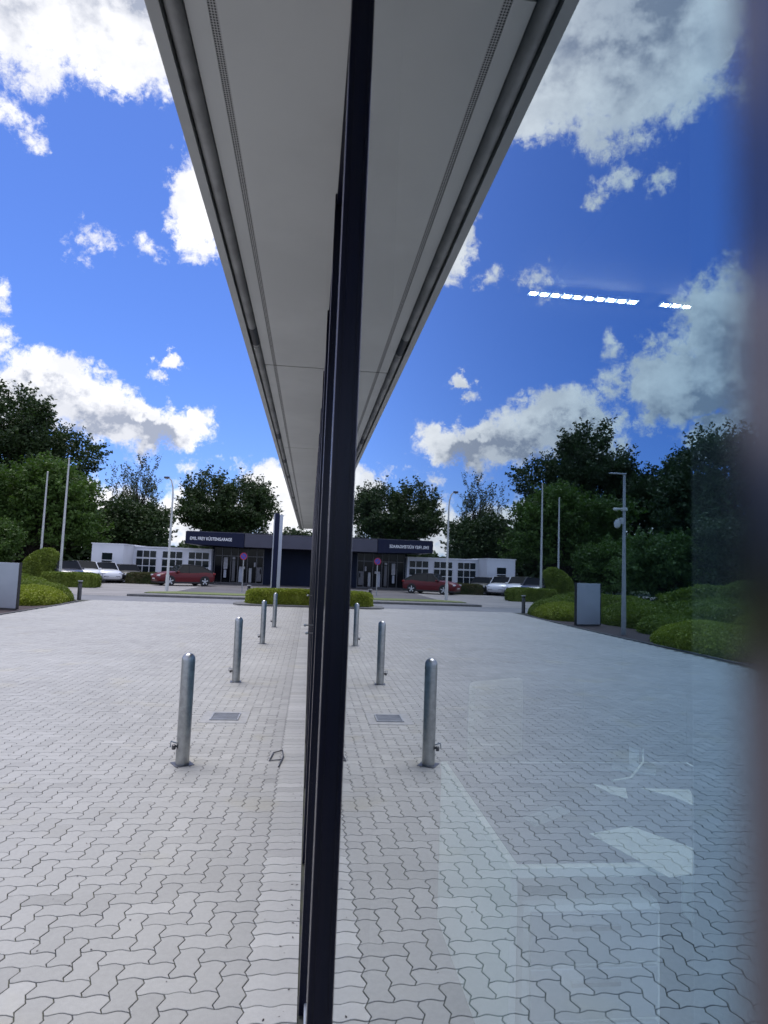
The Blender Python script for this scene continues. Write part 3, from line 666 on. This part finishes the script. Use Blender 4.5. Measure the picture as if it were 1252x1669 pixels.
cp = thing('camera_pole', 'slim grey lamp pole with security camera, mirrored at the right', 'pole', (-9.97, 19.8, 0))
mb = MB(); mb.lathe([(.078, 0), (.07, 1.0), (.052, 3.0), (.04, 5.16)], 16); mb.build('pole', 'galv', cp, smooth=True)
mb = MB(); mb.box(-.04, .50, -.07, .07, 5.17, 5.205); mb.build('lamp_head', 'alu', cp, bevel=.01)
mb = MB(); mb.lathe([(.10, 3.98), (.11, 4.02), (.09, 4.08)], 14); mb.tube([(.05, 0, 4.04), (.24, -.05, 4.03)], .03, 8); mb.lathe([(.02, 3.97), (.08, 3.99), (.085, 4.03), (.05, 4.06)], 14, c=(.32, -.06, 0)); mb.build('bracket', 'polewhite', cp, smooth=True)
mb = MB(); mb.tube([(.04, 0, 3.68), (.22, -.02, 3.70)], .028, 8); mb.box(.04, .12, -.05, .05, 3.55, 3.75); dm = mb.build('camera_arm', 'polewhite', cp)
mb = MB(); mb.lathe([(.03, 3.40), (.085, 3.44), (.10, 3.52), (.095, 3.60), (.05, 3.68)], 16, c=(.24, -.02, 0)); mb.build('dome_camera', 'polewhite', cp, smooth=True)

def flagpole(x, y, h, label):
    o = thing('flagpole', label, 'flagpole', (x, y, 0), 0, 'white flagpoles behind the planting bed')
    mb = MB(); mb.lathe([(.085, 0), (.08, 2.5), (.06, h*.75), (.045, h)], 14); mb.build('pole', 'polewhite', o, smooth=True)
    mb = MB(); mb.lathe([(.05, h), (.07, h+.03), (.055, h+.08), (.01, h+.11)], 12); mb.build('cap', 'steel', o, smooth=True)
    mb = MB(); mb.tube([(.095, -.02, 1.2), (.06, -.02, h-.1)], .006, 5); mb.build('halyard', 'steeldark', o)
flagpole(-15.74, 43, 8.0, 'taller looking white flagpole, the one closer to the white garage')
flagpole(-18.95, 48, 7.7, 'shorter looking white flagpole, the one closer to the silver panel')

lp = thing('street_lamp', 'tall curved street lamp standing on the verge by the red car', 'street lamp', (-8.02, 37.7, 0))
mb = MB(); mb.lathe([(.10, .1), (.095, 1.0), (.07, 1.05), (.06, 3.5), (.052, 5.0)], 14)
mb.tube([(0, 0, 5.0), (0, 0, 5.6), (-.03, 0, 6.0), (-.12, -.02, 6.35), (-.27, -.04, 6.52)], [.052, .046, .042, .038, .034], 10); mb.build('pole', 'polewhite', lp, smooth=True)
mb = MB(); mb.prism([(-.22, -.05), (-.30, -.11), (-.50, -.11), (-.56, -.03), (-.50, .05), (-.30, .06)], 6.47, 6.58, axis='z'); mb.build('lamp_head', 'graphite', lp, bevel=.02)
mb = MB(); mb.lathe([(.03, 6.42), (.10, 6.465)], 12, c=(-.4, -.03, 0)); mb.build('lamp_glass', 'lens', lp)

ts = thing('no_stopping_sign', 'round blue road sign with red rim on a thin pole before the showroom', 'road sign', (-3.95, 38.6, 0), R(-4))
mb = MB(); mb.tube([(0, 0, .1), (0, 0, 2.42)], .032, 10); mb.build('pole', 'galv', ts, smooth=True)
mb = MB(); mb.lathe([(.21, -.046), (.21, -.034)], 28, c=(0, 0, 2.22), axis='y'); mb.build('disc', 'signblue', ts)
ring = MB(); n = 28; vs = []
for rr in (.21, .165):
    for k in range(n): vs.append((rr*math.cos(2*math.pi*k/n), -.050, 2.22+rr*math.sin(2*math.pi*k/n)))
ring.add(vs, [(k, (k+1) % n, n+(k+1) % n, n+k) for k in range(n)])
q = .165*.707; ww = .022
ring.add([(-q-ww*.6, -.0495, 2.22+q-ww*.6), (-q+ww*.6, -.0495, 2.22+q+ww*.6), (q+ww*.6, -.0495, 2.22-q+ww*.6), (q-ww*.6, -.0495, 2.22-q-ww*.6)], [(0, 1, 2, 3)])
ring.build('red_marking', 'signred', ts)

to = thing('sign_pylon', 'tall dark pylon with light metal edges behind the box hedge', 'sign', (-1.97, 36.9, 0), R(10))
mb = MB(); mb.box(-.21, .06, -.15, .15, 0, 4.70); mb.build('body', 'navysign', to, bevel=.01)
mb = MB(); mb.box(-.235, -.212, -.16, .16, 0, 4.66); mb.build('edge_panel', 'alu', to)
mb = MB(); mb.box(.062, .25, -.16, .16, 0, 4.62); mb.build('light_panel', 'alu', to, bevel=.01)

def post(x, y, h, label):
    o = thing('path_light', label, 'post', (x, y, 0), 0, 'short dark posts beside the hedges')
    mb = MB(); mb.lathe([(.085, 0), (.085, h-.13)], 16); mb.build('post', 'steeldark', o, smooth=True)
    mb = MB(); mb.lathe([(.07, h-.128), (.07, h-.05)], 16); mb.build('lamp_window', 'carblack', o, smooth=True)
    mb = MB(); mb.lathe([(.09, h-.048), (.105, h-.03), (.10, h)], 16); mb.build('cap', 'galv', o, smooth=True)
post(-9.85, 29.2, .82, 'short dark post at the tip of the planting bed')
post(-2.88, 31.2, .80, 'short dark post at the corner of the box hedge')

# ------------------------------------------------------------------ cars
def car(label, loc, rz, paint, L=4.4, Wd=1.82, Ht=1.5, name='parked_car', group='cars parked across the road', style='suv'):
    root = thing(name, label, 'car', loc, rz, group)
    hw = Wd/2; hl = L/2
    # side stations: x (front +), bottom z, belt z, half width
    st = [(hl, .42, .60, .62), (hl-.06, .30, .74, .78), (hl-.25, .22, .86, .90), (hl-.75, .20, .97, .98), (hl-1.25, .20, 1.04, 1), (.35, .20, 1.02, 1), (-.6, .20, 1.04, 1), (-hl+.8, .20, 1.08, 1), (-hl+.25, .24, 1.10, .95), (-hl+.05, .34, 1.02, .86), (-hl, .48, .86, .76)]
    k_ = (Ht/1.55)
    mb = MB(); vs = []; n = 12
    for x, zb, zt, wf in st:
        zt *= k_; W_ = hw*wf; zm = (zb+zt)/2
        ring = [(-W_*.80, zb), (-W_*.97, zb+.10), (-W_, zm), (-W_*.97, zt-.12), (-W_*.88, zt-.02), (-W_*.45, zt+.025), (W_*.45, zt+.025), (W_*.88, zt-.02), (W_*.97, zt-.12), (W_, zm), (W_*.97, zb+.10), (W_*.80, zb)]
        vs += [(x, a, z) for a, z in ring]
    fs = [(i*n+k, i*n+(k+1) % n, (i+1)*n+(k+1) % n, (i+1)*n+k) for i in range(len(st)-1) for k in range(n)]+[tuple(range(n)), tuple((len(st)-1)*n+k for k in range(n))[::-1]]
    mb.add(vs, fs); body = mb.build('body', paint, root, smooth=True)
    # cabin glass and roof
    if style == 'coupe': top = [(hl-1.30, .0), (.30, 1.0), (-.35, 1.03), (-1.15, .86), (-hl+.22, .12)]
    elif style == 'van': top = [(hl-.75, .0), (hl-1.45, .96), (-.2, 1.02), (-hl+.35, 1.0), (-hl+.08, .1)]
    else: top = [(hl-1.20, .0), (.45, .98), (-.3, 1.02), (-hl+.75, .94), (-hl+.15, .1)]
    zb_ = 1.0*k_; dz = Ht-zb_
    mb = MB(); vs = []
    for x, t_ in top:
        z = zb_+dz*t_; a = hw*(.93-.20*t_); vs += [(x, -a, z), (x, a, z), (x, -hw*.93, zb_-.04), (x, hw*.93, zb_-.04)]
    fs = []
    for i in range(len(top)-1):
        o_ = i*4; fs += [(o_, o_+1, o_+5, o_+4), (o_, o_+4, o_+6, o_+2), (o_+1, o_+3, o_+7, o_+5)]
    mb.add(vs, fs); mb.build('cabin_glass', 'carglass', root)
    mb = MB(); vs = []; rp = top[1:-1]
    for i, (x, t_) in enumerate(rp):
        z = zb_+dz*t_; a = hw*(.93-.20*t_)+.005; vs += [(x, -a, z+.006), (x, -a*.6, z+.03), (x, a*.6, z+.03), (x, a, z+.006)]
    fs = [(i*4+k, i*4+k+1, (i+1)*4+k+1, (i+1)*4+k) for i in range(len(rp)-1) for k in range(3)]
    mb.add(vs, fs); mb.build('roof', 'carblack' if style == 'coupe' else paint, root, smooth=True)
    mb = MB()
    for s_ in (-1, 1):
        pts_ = [(x, s_*(hw*(.93-.20*t_)+.006), zb_+dz*t_) for x, t_ in top]
        mb.tube(pts_, .032, 6)
        mb.tube([(-.12, s_*(hw*.925), zb_-.02), (-.18, s_*(hw*.735), zb_+dz*1.0)], .035, 6)
    mb.build('pillars', 'carblack' if style == 'coupe' else paint, root)
    mb = MB(); mb.box(-hl+.12, hl-.12, -hw*.985, hw*.985, .17, .30); mb.build('sill_trim', 'carblack', root, bevel=.03)
    for sx, wx in ((1, hl-.88), (-1, -hl+.86)):
        for s_ in (-1, 1):
            mb = MB(); mb.lathe([(.385, -.02), (.385, .012)], 22, c=(wx, s_*(hw-.01), .36), axis='y'); mb.build('wheel_arch', 'carblack', root)
            w0 = bpy.data.objects.new('wheel', None); C.objects.link(w0); w0.parent = root; w0.location = (wx, s_*(hw-.07), .335)
            mb = MB(); mb.lathe([(.24, -.10), (.32, -.095), (.335, -.06), (.335, .06), (.32, .095), (.24, .10)], 22, axis='y'); mb.build('tyre', 'tyre', w0, smooth=True)
            mb = MB(); y_ = s_*.098; mb.lathe([(.06, min(y_, y_+.012*s_)), (.06, max(y_, y_+.012*s_))], 10, axis='y')
            for q in range(5):
                a = q*1.2566+.3; c_, s2 = math.cos(a), math.sin(a)
                mb.add([(c_*.04-s2*.03, y_+.004*s_, s2*.04+c_*.03), (c_*.04+s2*.03, y_+.004*s_, s2*.04-c_*.03), (c_*.235+s2*.045, y_+.004*s_, s2*.235-c_*.045), (c_*.235-s2*.045, y_+.004*s_, s2*.235+c_*.045)], [(0, 1, 2, 3)])
            mb.build('rim', 'rim', w0)
    for s_ in (-1, 1):
        mb = MB(); mb.box(hl-.20, hl-.045, s_*hw*.70-.17, s_*hw*.70+.17, .68*k_, .80*k_); mb.build('headlight', 'lens', root, bevel=.03)
        mb = MB(); mb.box(-hl+.0, -hl+.20, s_*hw*.78-.14, s_*hw*.78+.14, .86*k_, .98*k_); mb.build('tail_light', 'tail', root, bevel=.02)
        mb = MB(); mb.box(hl-1.52, hl-1.36, s_*(hw+.07)-.09, s_*(hw+.07)+.09, .98*k_, 1.10*k_); mb.build('mirror', paint, root, bevel=.03)
    mb = MB(); mb.box(hl-.08, hl-.005, -.42, .42, .40, .56); mb.build('grille', 'carblack', root, bevel=.01)
    mb = MB(); mb.box(hl-.004, hl+.008, -.26, .26, .44, .54); mb.build('number_plate', 'carwhite', root)
    return root
car('dark red coupe shaped car parked before the showroom entrance', (-9.35, 49.3, 0), R(212), 'red', L=4.35, Ht=1.52, name='red_car', group=None, style='coupe')
car('dark blue parked car, the one beside the dome bush', (-16.7, 46.4, 0), R(-55), 'carblue', L=4.1, Ht=1.52)
car('white parked estate car just behind the dark blue one', (-16.3, 48.9, 0), R(-58), 'carwhite', L=4.0, Ht=1.52)
car('white parked hatchback, the one closest to the white garage', (-15.5, 50.8, 0), R(-54), 'carwhite', L=3.9, Ht=1.48)
car('dark parked car half hidden behind the white hatchback', (-14.2, 51.8, 0), R(-50), 'carblack', L=3.8, Ht=1.36)
car('pale van parked beyond the hedges, mirrored at the right edge', (-28.0, 39.0, 0), R(80), 'carsilver', L=4.9, Wd=1.95, Ht=2.0, name='parked_van', group=None, style='van')

# ------------------------------------------------------------------ showroom across the road
sh = thing('car_showroom', 'flat roofed dark navy car showroom with projecting roof and white lettering', 'building', (-10.25, 54, 0))
mb = MB(); mb.box(4.72, 18, .12, 12, 3.12, 4.20); roof = mb.build('roof', 'graphite', sh, bevel=.02)
mb = MB(); mb.prism([(0, 3.24), (4.70, 3.08), (4.70, 4.24), (0, 4.24)], 0, 11, axis='y'); mb.build('projecting_roof', 'navysign', sh, bevel=.01)
mb = MB(); mb.box(.05, 17.9, .2, 11.9, 4.242, 4.29); mb.build('roof_cap', 'graphite', sh)
for k in range(6): mb = MB(); mb.lathe([(.03, 4.29), (.04, 4.36), (.02, 4.42)], 8, c=(6.5+k*1.9, .6, 0)); mb.build('roof_vent', 'steeldark', sh)
mb = MB(); mb.box(6.15, 18, 3.0, 3.25, 0, 3.11); mb.box(1.75, 1.95, 3.0, 10, 0, 3.11); mb.box(1.75, 18, 9.9, 10, 0, 3.1); mb.build('wall', 'navywall', sh)
mb = MB()
for x in (1.97, 2.6, 3.35, 3.95, 4.75, 5.55, 6.12): mb.box(x, x+.06, 2.99, 3.12, 0, 3.1)
mb.box(1.97, 6.14, 3.0, 3.10, 2.35, 2.42); mb.box(1.97, 6.14, 3.0, 3.10, .002, .12); mb.build('window_frame', 'steeldark', sh)
mb = MB(); mb.box(2.0, 6.14, 3.13, 3.16, .1, 3.1); mb.build('window_glass', 'showglass', sh)
for i, (x0, x1, z0_, z1_, mm) in enumerate(((2.78, 3.12, 1.25, 2.25, 'board'), (2.82, 3.05, .5, 1.2, 'alu'), (3.50, 3.78, .2, 2.05, 'steeldark'), (3.52, 3.76, 2.1, 2.3, 'board'), (4.10, 4.45, .15, 1.3, 'alu'), (4.12, 4.62, 1.3, 1.5, 'board'), (4.95, 5.2, .15, 1.4, 'galv'), (5.35, 5.5, 1.5, 1.9, 'board'), (5.6, 6.05, .25, 1.5, 'steeldark'), (5.85, 6.02, .9, 1.35, 'board'))):
    mb = MB(); mb.box(x0, x1, 2.90, 2.985, z0_, z1_); mb.build('display', mm, sh, bevel=.03)
def text(body, size, loc, m_, parent, name='lettering', wide=1.0, bold=.006):
    cu = bpy.data.curves.new('t', 'FONT'); cu.body = body; cu.size = size; cu.extrude = .008; cu.offset = bold; cu.align_x = 'LEFT'
    to_ = bpy.data.objects.new('t', cu); C.objects.link(to_); bpy.context.view_layer.update()
    me = bpy.data.meshes.new_from_object(to_.evaluated_get(bpy.context.evaluated_depsgraph_get())); bpy.data.objects.remove(to_)
    wd = max(v.co.x for v in me.vertices)-min(v.co.x for v in me.vertices)
    me.materials.clear(); me.materials.append(MT[m_]); o = bpy.data.objects.new(name, me); C.objects.link(o); o.parent = parent
    o.location = loc; o.rotation_euler = (R(90), 0, 0); o.scale = (wide/wd, 1, 1); return o
text('EMIL FREY KÜSTENGARAGE', .36, (.36, -.012, 3.56), 'whitepaint', sh, wide=3.35, bold=.006)

# ------------------------------------------------------------------ white garage
ga = thing('white_garage', 'low white garage building with gridded windows behind the parked cars', 'building', (-17.15, 53, 0))
mb = MB(); mb.box(0, 2.4, 0, 7, 0, 2.90); mb.box(2.402, 8.75, 3.0, 9, 0, 2.80); mb.build('wall', 'rwhite', ga)
mb = MB(); mb.box(-.06, 2.46, -.06, 7, 2.902, 2.98); mb.box(2.462, 8.8, 2.92, 9, 2.802, 2.90); mb.build('roof_trim', 'fwhite', ga)
def win(x0, x1, z0_, z1_, nx, nz, y, rows=None):
    mb = MB(); mb.box(x0, x1, y-.05, y-.004, z0_, z1_); fr = mb.build('window', 'fwhite', ga)
    mb = MB(); zs = rows or [(z0_+(z1_-z0_)*k/nz, z0_+(z1_-z0_)*(k+1)/nz) for k in range(nz)]; g = .030
    for i in range(nx):
        a, b_ = x0+(x1-x0)*i/nx, x0+(x1-x0)*(i+1)/nx
        for q, p in zs: mb.box(a+g, b_-g, y-.062, y-.052, q+g, p-g)
    mb.build('panes', 'pane', fr)
win(.78, 1.62, .55, 2.25, 1, 2, 0, rows=[(.55, 1.65), (1.65, 2.25)])
for x0, x1 in ((2.62, 4.28), (4.72, 6.42), (6.86, 8.60)):
    win(x0+.02, x1-.02, 1.98, 2.58, 3, 1, 3.0); win(x0, x1, .06, 1.90, 3, 3, 3.0)
    mb = MB(); mb.box(x0-.08, x1+.08, 2.93, 2.985, 1.905, 1.965); mb.build('lintel', 'fwhite', ga)
bw = MB(); bw.box(-14.2, -12.2, 52.0, 52.35, 0, .34); tag(bw.build('planter_wall', 'brick'), 'low dark red brick wall in front of the white garage', 'wall')

# small dry litter caught along the facade and between the blocks
rng = np.random.RandomState(77); n = 420
x = np.where(rng.rand(n) < .35, -.035-np.abs(rng.normal(0, .05, n)), rng.uniform(-5, -.1, n)); y = rng.uniform(1.5, 12, n)
V, F = cards(np.stack([x, y, np.full(n, .004)], 1), .011, rng); V[:, 2] = .002+np.abs(V[:, 2]-.004)*.4
tag(npmesh('leaf_litter', V, F, 'mulch'), 'tiny dark dry specks of leaf litter on the block paving', 'litter', None, 'stuff')
